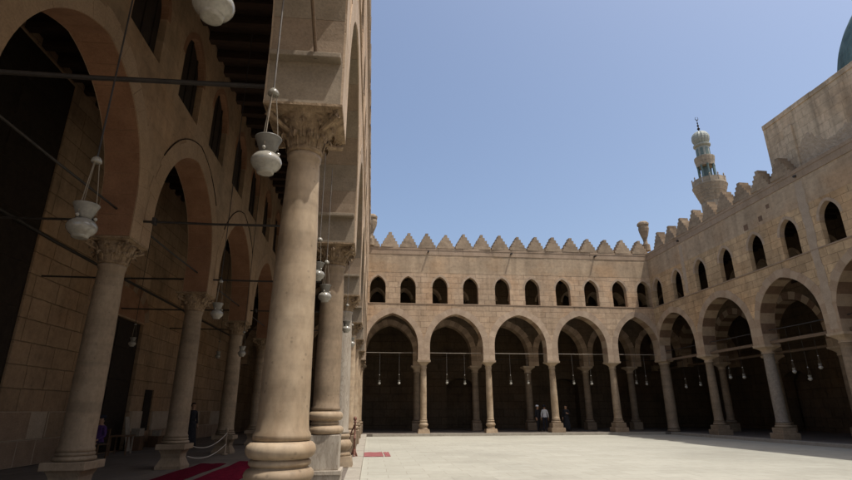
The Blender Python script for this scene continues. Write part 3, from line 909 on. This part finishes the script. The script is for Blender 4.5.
# ------------------------------------------------------------------ hanging lamps
def lamp_proto():
    root = thing('hanging_lamp', 'x', 'lamp')
    # origin at the bottom of the lamp, bowl about 0.30 across
    bm = bmesh.new()
    lathe(bm, [(.060, 0), (.084, .004), (.088, .024), (.094, .036), (.126, .062), (.150, .098), (.158, .130), (.152, .160), (.128, .196), (.092, .222), (.07, .232)], 28)
    link_bm('glass_bowl', bm, 'lamp_glass', root, smooth=True)
    bm = bmesh.new()
    prof = [(.07, .234), (.082, .25), (.098, .30), (.118, .36), (.136, .398), (.138, .406), (.130, .406), (.112, .36), (.09, .30), (.068, .25)]
    lathe(bm, prof, 28, caps=False)
    neck = link_bm('flared_neck', bm, 'lamp_metal', root, smooth=True)
    for k in range(3):
        bm = bmesh.new()
        a = 2 * PI * k / 3 + .4
        lathe(bm, [(.004, .222), (.018, .232), (.022, .245), (.018, .258), (.004, .268)], 8, .112 * math.cos(a), .112 * math.sin(a))
        link_bm('ring_lug', bm, 'lamp_glass', neck, smooth=True)
    for k in range(3):
        bm = bmesh.new()
        a = 2 * PI * k / 3 + .4
        tube(bm, [(.105 * math.cos(a), .105 * math.sin(a), .29), (.075 * math.cos(a), .075 * math.sin(a), .6), (.03 * math.cos(a), .03 * math.sin(a), .955)], .0055, 6)
        link_bm('chain', bm, 'brass', root)
    bm = bmesh.new()
    lathe(bm, [(.058, .945), (.06, .955), (.054, .985), (.036, 1.012), (.012, 1.022)], 18)
    link_bm('cap', bm, 'lamp_glass', root, smooth=True)
    return root
LP = lamp_proto()
first = [True]
def lamp(x, y, z, zt, label, group, s=1., rz=0.):
    if first[0]:
        r = LP; first[0] = False
        r.location = (x, y, z); r['label'] = label; r['group'] = group
        r.rotation_euler = (0, 0, rz)
    else:
        r = dup(LP, (x, y, z), rz, label, group)
    r.scale = (s, s, s)
    for ch in list(r.children):
        if ch.name.startswith('cable'):
            bpy.data.objects.remove(ch)
    bm = bmesh.new()
    tube(bm, [(0, 0, 1.02), (0, 0, (zt - z) / s)], .010 / s ** .5, 6)
    link_bm('cable', bm, 'iron' if zt > 11 or zt == 5.6 else 'cable', r)
    return r
ga = 'lamps hung in the sunlit arches by the near columns'
lamp(-1.06, 4.52, 3.73, 7.6, 'white lamp with three chains hanging in front of the thick column capital', ga, .92)
lamp(-1.31, 3.35, 4.47, 7.9, 'largest white lamp cut off by the top border of the photo', ga, 1.0, .5)
lamp(-.92, 9.6, 3.53, 6.3, 'white lamp hanging in front of the second sunlit column, lower of a pair', ga, .80)
lamp(-1.02, 9.1, 3.82, 6.6, 'white lamp half hidden by the thick shaft, upper of a pair', ga, .80, .8)
lamp(-.74, 14.5, 3.66, 6.4, 'small white lamp hanging past the second sunlit column', ga, .8)
lamp(-.74, 18.6, 3.75, 8.0, 'small white lamp hanging past the third sunlit column', ga, .8)
gb = 'lamps hung in the dim left aisles'
lamp(-3.05, 5.35, 3.30, 11.45, 'dusty white lamp beside the inner column capital on the left', gb, .92)
lamp(-3.55, 12.0, 3.58, 11.45, 'white lamp between the second and third inner columns', gb, .9)
lamp(-5.3 + .9, 18.2, 3.34, 11.45, 'small lamp deep in the left aisle below the third inner arch', gb, .85)
lamp(-4.3, 24.0, 3.32, 11.45, 'small lamp far down the left aisle by the thick shaft', gb, .85)
lamp(-7.9, 18.0, 3.62, 11.45, 'small lamp hanging in front of the dark doorway', gb, .75)
lamp(-7.1, 25.0, 3.9, 11.45, 'small lamp in the outer left aisle beyond the doorway', gb, .8)
gc = 'lamps hung in pairs from the rods of the far arcade'
nm = ['first', 'second', 'third', 'fourth', 'corner']
for i, (a, b) in enumerate(((.54, 1.87), (5.15, 6.39), (9.62, 10.85), (14.13, 15.42), (18.75, 19.5))):
    for x, sd in ((a, 'left'), (b, 'right')):
        lamp(x, YB, 3.24 + random.uniform(-.03, .06), 5.38, f'{sd} one of two white lamps in the {nm[i]} arch of the far arcade' if i < 4 else f'{sd} one of two white lamps in the shaded corner arch of the far arcade', gc, .66, random.uniform(0, 2))
gd = 'lamps hung in the right arcade'
for x, y, z, l in ((XR, 33.6, 2.95, 'left one of two lamps in the right side arch next to the corner'), (XR, 32.0, 3.02, 'right one of two lamps in the right side arch next to the corner'),
                   (XR, 29.05, 3.3, 'left one of two lamps between the brown and granite columns'), (XR, 27.9, 3.25, 'right one of two lamps between the brown and granite columns'),
                   (XR, 24.25, 3.3, 'left one of three lamps in the widest right side arch'), (XR, 23.4, 2.9, 'lowest of three lamps in the widest right side arch'),
                   (XR, 22.65, 3.38, 'right one of three lamps in the widest right side arch')):
    lamp(x, y, z, 5.6, l, gd, .64, random.uniform(0, 2))

t = thing('pole', 'thin wooden pole hanging from the arch soffit above the thick column capital', 'pole', (0, 0, 0))
bm = bmesh.new()
tube(bm, [(-.74, 4.97, 5.44), (-.80, 4.45, 6.25), (-.84, 4.05, 6.95)], .022, 8)
link_bm('shaft', bm, 'beam', t)
bm = bmesh.new()
tube(bm, [(-.74, 4.97, 5.44), (-.738, 4.985, 5.41)], .034, 8)
link_bm('ferrule', bm, 'iron', t)

# ------------------------------------------------------------------ raised dome base, dome, minaret
t = thing('block_building', 'tall plain stone block rising above the right battlements below the dome', 'building')
bm = bmesh.new()
hexa(bm, [(21.25, 8.0, 12.0), (33.5, 8.0, 12.0), (33.5, 22.96, 12.0), (21.25, 22.96, 12.0), (21.25, 8.0, 16.54), (33.5, 8.0, 16.54), (33.5, 22.96, 16.54), (21.25, 22.96, 16.54)])
link_bm('wall', bm, 'stone_block', t)
bm = bmesh.new()
y = 8.0
while y < 22.9:
    y2 = min(y + random.uniform(.7, 1.3), 22.96)
    box(bm, 21.21 + random.uniform(-.01, .01), 21.5, y + .003, y2 - .003, 16.30, 16.56 + random.uniform(-.012, .012), bev=.008)
    y = y2
link_bm('coping', bm, 'stone_block', t)
# broken render along the foot of the block: one rough skin, ragged upper edge
bm = bmesh.new()
ny, nz = 150, 16
g = []
for j in range(ny + 1):
    y = 8.2 + 14.7 * j / ny
    top = 13.75 + .35 * math.sin(y * 1.3) + .3 * math.sin(y * 3.1 + 1) + random.uniform(-.12, .12)
    top = min(top, 15.4) + .3 if y < 22.5 else 13.9
    g.append([bm.verts.new((21.245 - (random.uniform(.008, .035) if 0 < k < nz and 0 < j < ny else -.03), y, 12.9 + (top - 12.9) * k / nz)) for k in range(nz + 1)])
for j in range(ny):
    for k in range(nz): bm.faces.new([g[j][k], g[j + 1][k], g[j + 1][k + 1], g[j][k + 1]])
link_bm('rubble_course', bm, 'rubble', t)
for y0, y1, zt in ((21.1, 21.65, 15.6), (16.9, 17.4, 15.3)):
    bm = bmesh.new()
    box(bm, 21.13, 21.3, y0, y1, 12.9, zt, bev=.03)
    link_bm('buttress_strip', bm, 'stone_block', t)

t = thing('dome', 'large teal tiled dome rising at the top right behind the plain block', 'dome', (29, 17.0, 0))
bm = bmesh.new()
lathe(bm, [(6.1, 16.0), (6.1, 17.4), (6.2, 17.5), (6.2, 17.7)], 48)
link_bm('drum', bm, 'stone_block', t)
bm = bmesh.new()
lathe(bm, [(6.02 * math.cos(a) if a < PI / 2 else .02, 17.75 + 6.3 * math.sin(a)) for a in [i * PI / 2 / 28 for i in range(28)]] + [(.05, 24.1)], 64)
link_bm('shell', bm, 'dome', t, smooth=True)

t = thing('minaret', 'slender minaret with green tiled top rising behind the far corner', 'minaret', (33.4, 44.0, 0))
t.scale = (.80, .80, 1)
bm = bmesh.new()
lathe(bm, [(1.35, 0), (1.35, 16), (1.3, 21.2)], 12)
link_bm('shaft', bm, 'minaret', t)
bm = bmesh.new()   # stalactite flare
for i in range(5):
    f = i / 4
    ra = 1.30 + .14 * i; za = 21.2 + .34 * i
    lathe(bm, [(ra, za), (ra + .05, za + .1), (ra + .16, za + .30), (ra + .16, za + .34)], 24)
link_bm('corbel', bm, 'minaret', t)
bm = bmesh.new()
lathe(bm, [(1.90, 22.9), (1.92, 22.96), (1.92, 23.06), (1.6, 23.06)], 24)
for k in range(12):
    a0, a1 = 2 * PI * k / 12 + .05, 2 * PI * (k + 1) / 12 - .05
    ps = []
    for rr in (1.80, 1.88):
        for z in (23.06, 23.62): ps.append((rr, z))
    q = [(1.80 * math.cos(a0), 1.80 * math.sin(a0)), (1.80 * math.cos(a1), 1.80 * math.sin(a1)), (1.88 * math.cos(a1), 1.88 * math.sin(a1)), (1.88 * math.cos(a0), 1.88 * math.sin(a0))]
    hexa(bm, [(x, y, 23.062) for x, y in q] + [(x, y, 23.58) for x, y in q])
    am = 2 * PI * k / 12
    cx, cy = 1.86 * math.cos(am), 1.86 * math.sin(am)
    lathe(bm, [(.07, 23.06), (.07, 23.72), (.1, 23.78), (.03, 23.92)], 6, cx, cy)
link_bm('balcony', bm, 'minaret', t)
for k in range(8):
    bm = bmesh.new()
    a = 2 * PI * (k + .5) / 8
    lathe(bm, [(.16, 23.06), (.13, 23.2), (.12, 25.0), (.17, 25.2)], 8, .93 * math.cos(a), .93 * math.sin(a))
    link_bm('colonnette', bm, 'tile_green', t)
bm = bmesh.new()
lathe(bm, [(.42, 23.06), (.42, 25.3)], 12)
link_bm('core', bm, 'tile_green', t)
bm = bmesh.new()
lathe(bm, [(1.03, 25.15), (1.06, 25.4), (1.14, 25.7), (1.2, 26.0), (1.2, 26.15), (.86, 26.2)], 16)
link_bm('upper_ledge', bm, 'minaret', t)
bm = bmesh.new()
lathe(bm, [(.80, 26.2), (.80, 27.35), (.95, 27.4), (1.03, 27.5), (1.03, 27.62), (.8, 27.66), (.72, 27.75)], 16)
link_bm('neck', bm, 'tile_blue', t)
for k in range(8):
    bm = bmesh.new()
    a = 2 * PI * k / 8
    q0, q1 = a - .2, a + .2
    q = [(.79 * math.cos(q0), .79 * math.sin(q0)), (.79 * math.cos(q1), .79 * math.sin(q1)), (.815 * math.cos(q1), .815 * math.sin(q1)), (.815 * math.cos(q0), .815 * math.sin(q0))]
    hexa(bm, [(x, y, 26.35) for x, y in q] + [(x, y, 27.15) for x, y in q])
    link_bm('panel', bm, 'tile_green', t)
bm = bmesh.new()
seg = 32
prof = [(.72, 27.75), (.86, 27.9), (.99, 28.15), (1.04, 28.4), (1.0, 28.65), (.86, 28.9), (.6, 29.1), (.3, 29.22), (.1, 29.27)]
rings = []
for r_, z in prof:
    rings.append([bm.verts.new((r_ * (1 + .035 * math.cos(k * PI)) * math.cos(2 * PI * k / seg), r_ * (1 + .035 * math.cos(k * PI)) * math.sin(2 * PI * k / seg), z)) for k in range(seg)])
for a, b in zip(rings, rings[1:]):
    for k in range(seg): bm.faces.new([a[k], a[(k + 1) % seg], b[(k + 1) % seg], b[k]])
bm.faces.new(rings[0][::-1]); bm.faces.new(rings[-1])
link_bm('bulb', bm, 'tile_blue', t)
bm = bmesh.new()
lathe(bm, [(.07, 29.25), (.06, 29.4), (.17, 29.52), (.17, 29.6), (.06, 29.72), (.05, 29.8), (.13, 29.9), (.13, 29.97), (.05, 30.07), (.04, 30.15), (.09, 30.23), (.09, 30.28), (.035, 30.36), (.03, 30.62)], 10)
tube(bm, [(.2 * math.cos(a), 0, 30.8 + .2 * math.sin(a)) for a in [PI * (.62 + 1.76 * i / 12) for i in range(13)]], [.012 + .035 * math.sin(PI * i / 12) for i in range(13)], 6)
link_bm('finial', bm, 'door', t)

# ------------------------------------------------------------------ rugs
def rug(label, x0, x1, y0, y1, z, mat, group=None):
    t = thing('rug', label, 'rug', ((x0 + x1) / 2, (y0 + y1) / 2, z), 0, group)
    bm = bmesh.new()
    nx, ny = 8, max(6, int((y1 - y0) * 3))
    g = [[None] * (ny + 1) for _ in range(nx + 1)]
    for i in range(nx + 1):
        for j in range(ny + 1):
            x = (x1 - x0) * (i / nx - .5); y = (y1 - y0) * (j / ny - .5)
            e = .008 * math.sin(j * .9 + i) + (.012 * math.sin(j * .7) if i in (0, nx) else 0)
            g[i][j] = bm.verts.new((x + e, y, .014 + .006 * math.sin(i * 1.3 + j * .8)))
    for i in range(nx):
        for j in range(ny): bm.faces.new([g[i][j], g[i + 1][j], g[i + 1][j + 1], g[i][j + 1]])
    r_ = bmesh.ops.extrude_face_region(bm, geom=bm.faces[:])
    for v in [v for v in r_['geom'] if isinstance(v, bmesh.types.BMVert)]: v.co.z = .002
    link_bm('pile', bm, mat, t)
    bm = bmesh.new()
    for sy in (-1, 1):
        for k in range(int((x1 - x0) / .03)):
            x = x0 - (x0 + x1) / 2 + .015 + k * .03
            box(bm, x, x + .012, sy * (y1 - y0) / 2 + (0 if sy > 0 else -.06), sy * (y1 - y0) / 2 + (.06 if sy > 0 else 0), .003, .008)
    link_bm('fringe', bm, 'rope' if mat == 'rug' else mat, t)
rug('crimson runner rug beside the inner columns of the left aisle', -4.82, -4.08, 8.5, 16.6, .15, 'rug', 'crimson rugs in the left aisle')
rug('crimson runner rug close to the foot of the thick sunlit column', -3.85, -2.85, 8.5, 17.2, .15, 'rug', 'crimson rugs in the left aisle')
rug('faded red mat lying on the pale courtyard', -.2, .52, 20.2, 22.2, .004, 'rug_faded', 'faded red mats on the courtyard')
rug('narrow faded red mat strip next to the wider mat on the courtyard', .57, .78, 20.2, 22.2, .004, 'rug_faded', 'faded red mats on the courtyard')

# ------------------------------------------------------------------ stanchion with chain, rope barrier
t = thing('barrier_post', 'chipped reddish post with looped chain at the edge of the sunlit courtyard', 'barrier post', (-.50, 18.45, 0))
bm = bmesh.new()
lathe(bm, [(.03, .30), (.03, .7), (.042, .71), (.042, .74), (.03, .75), (.03, 1.2), (.05, 1.21), (.05, 1.25), (.03, 1.26), (.052, 1.30), (.06, 1.34), (.05, 1.38), (.015, 1.41)], 16)
link_bm('post', bm, 'red_wood', t, smooth=True)
for k in range(3):
    bm = bmesh.new()
    a = 2 * PI * k / 3 + .6
    c, s = math.cos(a), math.sin(a)
    tube(bm, [(c * .02, s * .02, .38), (c * .06, s * .06, .26), (c * .14, s * .14, .1), (c * .26, s * .26, .03)], [.03, .036, .032, .026], 8)
    link_bm('foot', bm, 'red_wood', t)
bm = bmesh.new()
tube(bm, [(-.02, .02, 1.12), (-.10, .12, .95), (-.17, .3, .72), (-.19, .42, .5), (-.22, .62, .33), (-.26, .85, .24), (-.3, 1.1, .2), (-.33, 1.35, .22)], .024, 8)
link_bm('chain', bm, 'red_wood', t)

t = thing('rope_barrier', 'two pale sagging ropes strung between two inner columns with a short post', 'rope barrier', (0, 0, 0))
def sag(p, q, s, n=14):
    p, q = Vector(p), Vector(q)
    return [tuple(p.lerp(q, i / n) - Vector((0, 0, s * 4 * (i / n) * (1 - i / n)))) for i in range(n + 1)]
for z0, z1, s in ((.72, .86, .24), (.42, .50, .2)):
    bm = bmesh.new()
    tube(bm, sag((-4.95, 15.75, z0), (-4.98, 19.75, z1), s), .014, 6)
    link_bm('rope', bm, 'rope', t)
bm = bmesh.new()
lathe(bm, [(.12, .15), (.12, .18), (.04, .22), (.035, .9), (.055, .93), (.05, 1.0), (.02, 1.03)], 12, -5.0, 19.8)
link_bm('post', bm, 'marble_brown', t, smooth=True)

# ------------------------------------------------------------------ furniture by the dark doorway
def bars(bm, spec):
    for b in spec: box(bm, *b, bev=.006)
t = thing('chair', 'wooden chair near the dark doorway of the left aisle', 'chair', (-8.55, 18.35, .15), -.3)
for sx in (-1, 1):
    bm = bmesh.new(); box(bm, sx * .19 - .02, sx * .19 + .02, -.21, -.17, 0, .44, bev=.004); link_bm('leg', bm, 'wood', t)
    bm = bmesh.new(); box(bm, sx * .19 - .02, sx * .19 + .02, .17, .21, 0, .92, bev=.004); link_bm('leg', bm, 'wood', t)
bm = bmesh.new(); box(bm, -.22, .22, -.22, .215, .441, .475, bev=.008); link_bm('seat', bm, 'wood', t)
bm = bmesh.new()
for z in (.6, .72, .84): box(bm, -.169, .169, .18, .2, z, z + .07, bev=.004)
link_bm('backrest', bm, 'wood', t)
t = thing('small_table', 'low wooden table with pale front leg beside the dark doorway', 'table', (-8.75, 20.45, .15), .2)
for sx in (-1, 1):
    for sy in (-1, 1):
        bm = bmesh.new(); box(bm, sx * .26 - .025, sx * .26 + .025, sy * .42 - .025, sy * .42 + .025, 0, .6, bev=.005)
        link_bm('leg', bm, 'paper' if (sx, sy) == (1, 1) else 'wood', t)
bm = bmesh.new(); box(bm, -.32, .32, -.5, .5, .601, .64, bev=.008); link_bm('tabletop', bm, 'wood', t)
for i, (y, z, w, h, lab) in enumerate(((22.62, .15, .5, .5, 'brown crate at the foot of the wall right of the doorway, lower of two'), (22.6, .652, .4, .28, 'pale carton resting on the brown crate right of the doorway'),
                                      (24.6, .15, .55, .42, 'brown crate under the narrow cupboard door'), (24.55, .572, .36, .22, 'pale carton resting on the crate under the narrow cupboard door'))):
    t = thing('carton' if 'carton' in lab else 'crate', lab, 'box', (-9.12, y, z), random.uniform(-.15, .15))
    m = 'paper' if 'carton' in lab else 'wood'
    bm = bmesh.new(); box(bm, -w * .4, w * .4, -w / 2, w / 2, 0, h, bev=.008); link_bm('body', bm, m, t)
    bm = bmesh.new(); box(bm, -w * .41, w * .41, -w * .51, w * .51, h + .001, h + .022, bev=.005); link_bm('lid', bm, m, t)
t = thing('leaning_board', 'narrow pale board leaning against the wall right of the doorway', 'board', (-9.2, 21.95, .15))
bm = bmesh.new(); hexa(bm, [(0, 0, 0), (.03, 0, 0), (.03, .34, 0), (0, .34, 0), (-.22, 0, 1.25), (-.19, 0, 1.25), (-.19, .34, 1.25), (-.22, .34, 1.25)]); link_bm('panel', bm, 'paper', t)

# ------------------------------------------------------------------ people
def person(label, loc, rz, top, legs, pose='stand', cap=None, hairm='hair', lean=0., arms=None, group=None, robe=None):
    V, E, RAD = [], [], []
    def v(p, r, par=None):
        V.append(Vector(p)); RAD.append(r if isinstance(r, tuple) else (r, r))
        if par is not None: E.append((par, len(V) - 1))
        return len(V) - 1
    sit = pose == 'sit'
    pz = .50 if sit else .94
    pel = v((0, 0, pz), (.15, .115))
    wai = v((0, -.01, pz + .17), (.135, .105), pel)
    che = v((0, -.005 - lean * .5, pz + .38), (.165, .115), wai)
    shd = v((0, -lean, pz + .50), (.12, .09), che)
    nk = v((0, -.01 - lean, pz + .575), (.055, .058), shd)
    h0 = v((0, -.02 - lean, pz + .64), (.068, .078), nk)
    h1 = v((0, -.018 - lean, pz + .715), (.078, .095), h0)
    h2 = v((0, -.012 - lean, pz + .785), (.066, .08), h1)
    v((0, -.125 - lean, pz + .70), (.012, .014), h1)            # nose
    for s in (-1, 1): v((s * .088, .0 - lean, pz + .705), (.012, .02), h1)   # ears
    hands = []
    for s in (-1, 1):
        sh = v((s * .17, -lean, pz + .47), (.062, .062), shd)
        aa = (arms or {}).get(s)
        if aa is None:
            aa = ((s * .235, .02 - lean * .5, pz + .20), (s * .245, -.06 - lean * .3, pz - .05)) if not sit else ((s * .24, -.05, pz + .22), (s * .16, -.30, pz + .10))
        el = v(aa[0], (.044, .046), sh)
        wr = v(aa[1], (.029, .026), el)
        d = (Vector(aa[1]) - Vector(aa[0])).normalized()
        side = d.cross(Vector((1, 0, 0)))
        side = side.normalized() if side.length > .1 else Vector((0, 1, 0))
        pal = v(Vector(aa[1]) + d * .07, (.034, .018), wr)
        hands.append(Vector(aa[1]) + d * .06)
        for k, (o, L) in enumerate(((-.027, .062), (-.009, .074), (.009, .07), (.027, .055))):
            b0 = Vector(aa[1]) + d * .095 + side * o
            f1 = v(b0, .0095, pal)
            f2 = v(b0 + d * L * .55 + Vector((-s * .006, 0, 0)), .0085, f1)
            v(b0 + d * L + Vector((-s * .02, 0, 0)), .0075, f2)
        t1 = v(Vector(aa[1]) + d * .045 + side * -.04, .010, wr)
        v(Vector(aa[1]) + d * .085 + side * -.055, .009, t1)
    for s in (-1, 1):
        hip = v((s * .09, 0, pz - .05), (.092, .10), pel)
        if sit:
            kn = v((s * .11, -.42, .50), (.066, .066), hip); an = v((s * .11, -.40, .09), (.043, .046), kn)
        else:
            kn = v((s * .10, -.015 + s * .03, .50), (.064, .066), hip); an = v((s * .105, .03 + s * .06, .085), (.042, .046), kn)
        a = V[an]
        ft = v((a.x + s * .01, a.y - .10, .045), (.042, .036), an)
        v((a.x + s * .02, a.y - .20, .035), (.036, .026), ft)
    me = bpy.data.meshes.new('body_cage')
    me.from_pydata([tuple(p) for p in V], E, [])
    o = bpy.data.objects.new('body_cage', me); COL.objects.link(o)
    sk = o.modifiers.new('s', 'SKIN'); sk.use_smooth_shade = True
    for i, rr in enumerate(RAD): me.skin_vertices[0].data[i].radius = rr
    me.skin_vertices[0].data[0].use_root = True
    sb = o.modifiers.new('d', 'SUBSURF'); sb.levels = 2; sb.render_levels = 2
    bpy.context.view_layer.update()
    dg = bpy.context.evaluated_depsgraph_get()
    mesh = bpy.data.meshes.new_from_object(o.evaluated_get(dg))
    bpy.data.objects.remove(o)
    mesh.name = 'person'
    mesh.materials.clear()
    for m in ('skin', top, legs, 'door', 'hair'): mesh.materials.append(M[m])
    for p in mesh.polygons:
        c = p.center; p.use_smooth = True
        mi = 1
        if c.z > pz + .545: mi = 0
        elif any((c - h).length < .13 for h in hands) : mi = 0
        elif c.z < .10: mi = 3
        elif (c.z < pz + .03 and not sit) and abs(c.x) < .2: mi = 2
        elif sit and (c.z < pz + .05) and abs(c.x) < .2: mi = 2
        # eyes and mouth
        if mi == 0 and c.y < -.08 - lean:
            if abs(c.z - (pz + .725)) < .010 and .02 < abs(c.x) < .045: mi = 4
        p.material_index = mi
    body = bpy.data.objects.new('person', mesh); COL.objects.link(body)
    body.location = loc; body.rotation_euler = (0, 0, rz)
    tag(body, label, 'person', group)
    bm = bmesh.new()
    zc = pz + .72
    bmesh.ops.create_uvsphere(bm, u_segments=16, v_segments=10, radius=1., matrix=Matrix.Translation((0, .008 - lean, zc + .005)) @ Matrix.Diagonal((.096, .112, .118, 1)))
    for vv in [q for q in bm.verts if q.co.z < zc - .045 or (q.co.y < -.055 - lean and q.co.z < zc + .045)]: bm.verts.remove(vv)
    link_bm('hair', bm, hairm, body, smooth=True)
    if cap:
        bm = bmesh.new()
        lathe(bm, [(.104, zc + .035), (.108, zc + .05), (.106, zc + .09), (.09, zc + .125), (.05, zc + .14), (.01, zc + .143)], 20, 0, .002 - lean)
        for q in bm.verts: q.co.y = (q.co.y + lean) * 1.12 - lean
        link_bm('cap', bm, cap, body, smooth=True)
    if robe:
        bm = bmesh.new()
        prof = [(.29, .06), (.27, .3), (.235, .6), (.195, .9), (.18, 1.06)]
        lathe(bm, prof, 20)
        for q in bm.verts: q.co.y *= .78; q.co.x *= 1 + .04 * math.sin(9 * math.atan2(q.co.y, q.co.x))
        link_bm('robe', bm, robe, body, smooth=True)
    return body
gp = 'visitors standing in the far arcade'
person('person in dark clothes and a white cap, left of two by the far column', (11.95, 37.7, .15), .5, 'black_cloth', 'black_cloth', cap='white_cloth', group=gp)
person('person in a white shirt and dark trousers turned away by the far column', (12.33, 37.3, .15), 2.6, 'white_cloth', 'navy_cloth', cap='navy_cloth', group=gp)
person('person in black with a pale bare arm right of the far column', (13.9, 37.3, .15), -.4, 'black_cloth', 'black_cloth', group=gp,
       arms={1: ((.27, -.05, 1.16), (.12, -.26, 1.22))}, robe='black_cloth')
person('person in black walking in the shade between two inner columns of the left aisle', (-7.25, 23.0, .15), .9, 'black_cloth', 'black_cloth', robe='black_cloth')
person('person in purple seated half hidden behind the big shaded column', (-8.55, 18.35, .13), -.3, 'purple_cloth', 'black_cloth', pose='sit', cap='navy_cloth')

# ------------------------------------------------------------------ camera
f, pitch, yaw, roll = 510.667, .3220, .1038, -.0029
fw = Vector((math.sin(yaw) * math.cos(pitch), math.cos(yaw) * math.cos(pitch), math.sin(pitch)))
rt = Vector((math.cos(yaw), -math.sin(yaw), 0)); up = rt.cross(fw)
r2 = rt * math.cos(roll) + up * math.sin(roll); u2 = up * math.cos(roll) - rt * math.sin(roll)
cd = bpy.data.cameras.new('camera'); cam = bpy.data.objects.new('camera', cd); COL.objects.link(cam)
mt = Matrix((r2, u2, -fw)).transposed().to_4x4(); mt.translation = (0, 0, 1.6)
cam.matrix_world = mt
cd.sensor_width = 36.; cd.lens = 36. * f / 852.
cd.clip_start = .05; cd.clip_end = 2000
S.camera = cam

# ------------------------------------------------------------------ daylight
sd = Vector((.33, -.225, 1.)).normalized()
elev = math.asin(sd.z); az = math.atan2(sd.x, sd.y)
w = bpy.data.worlds.new('World'); S.world = w; w.use_nodes = True
nt = w.node_tree; nt.nodes.clear()
wo = nt.nodes.new('ShaderNodeOutputWorld'); bg = nt.nodes.new('ShaderNodeBackground')
sky = nt.nodes.new('ShaderNodeTexSky'); sky.sky_type = 'NISHITA'; sky.sun_disc = False
sky.sun_elevation = elev; sky.sun_rotation = az
sky.altitude = 100; sky.air_density = 1.0; sky.dust_density = 4.0; sky.ozone_density = 1.0
bg.inputs['Strength'].default_value = .130
nt.links.new(sky.outputs[0], bg.inputs[0]); nt.links.new(bg.outputs[0], wo.inputs[0])
sl = bpy.data.lights.new('sun', 'SUN'); so = bpy.data.objects.new('sun', sl); COL.objects.link(so)
sl.energy = 2.85; sl.angle = R(.53); sl.color = (1., .97, .92)
so.rotation_euler = (-sd).to_track_quat('-Z', 'Y').to_euler()
so.location = (10, -20, 40)

S.view_settings.view_transform = 'Standard'
S.view_settings.look = 'None'
S.view_settings.exposure = .5; S.view_settings.gamma = 1.
S.view_settings.use_curve_mapping = False
S.cycles.max_bounces = 8; S.cycles.diffuse_bounces = 5
S.cycles.use_denoising = True
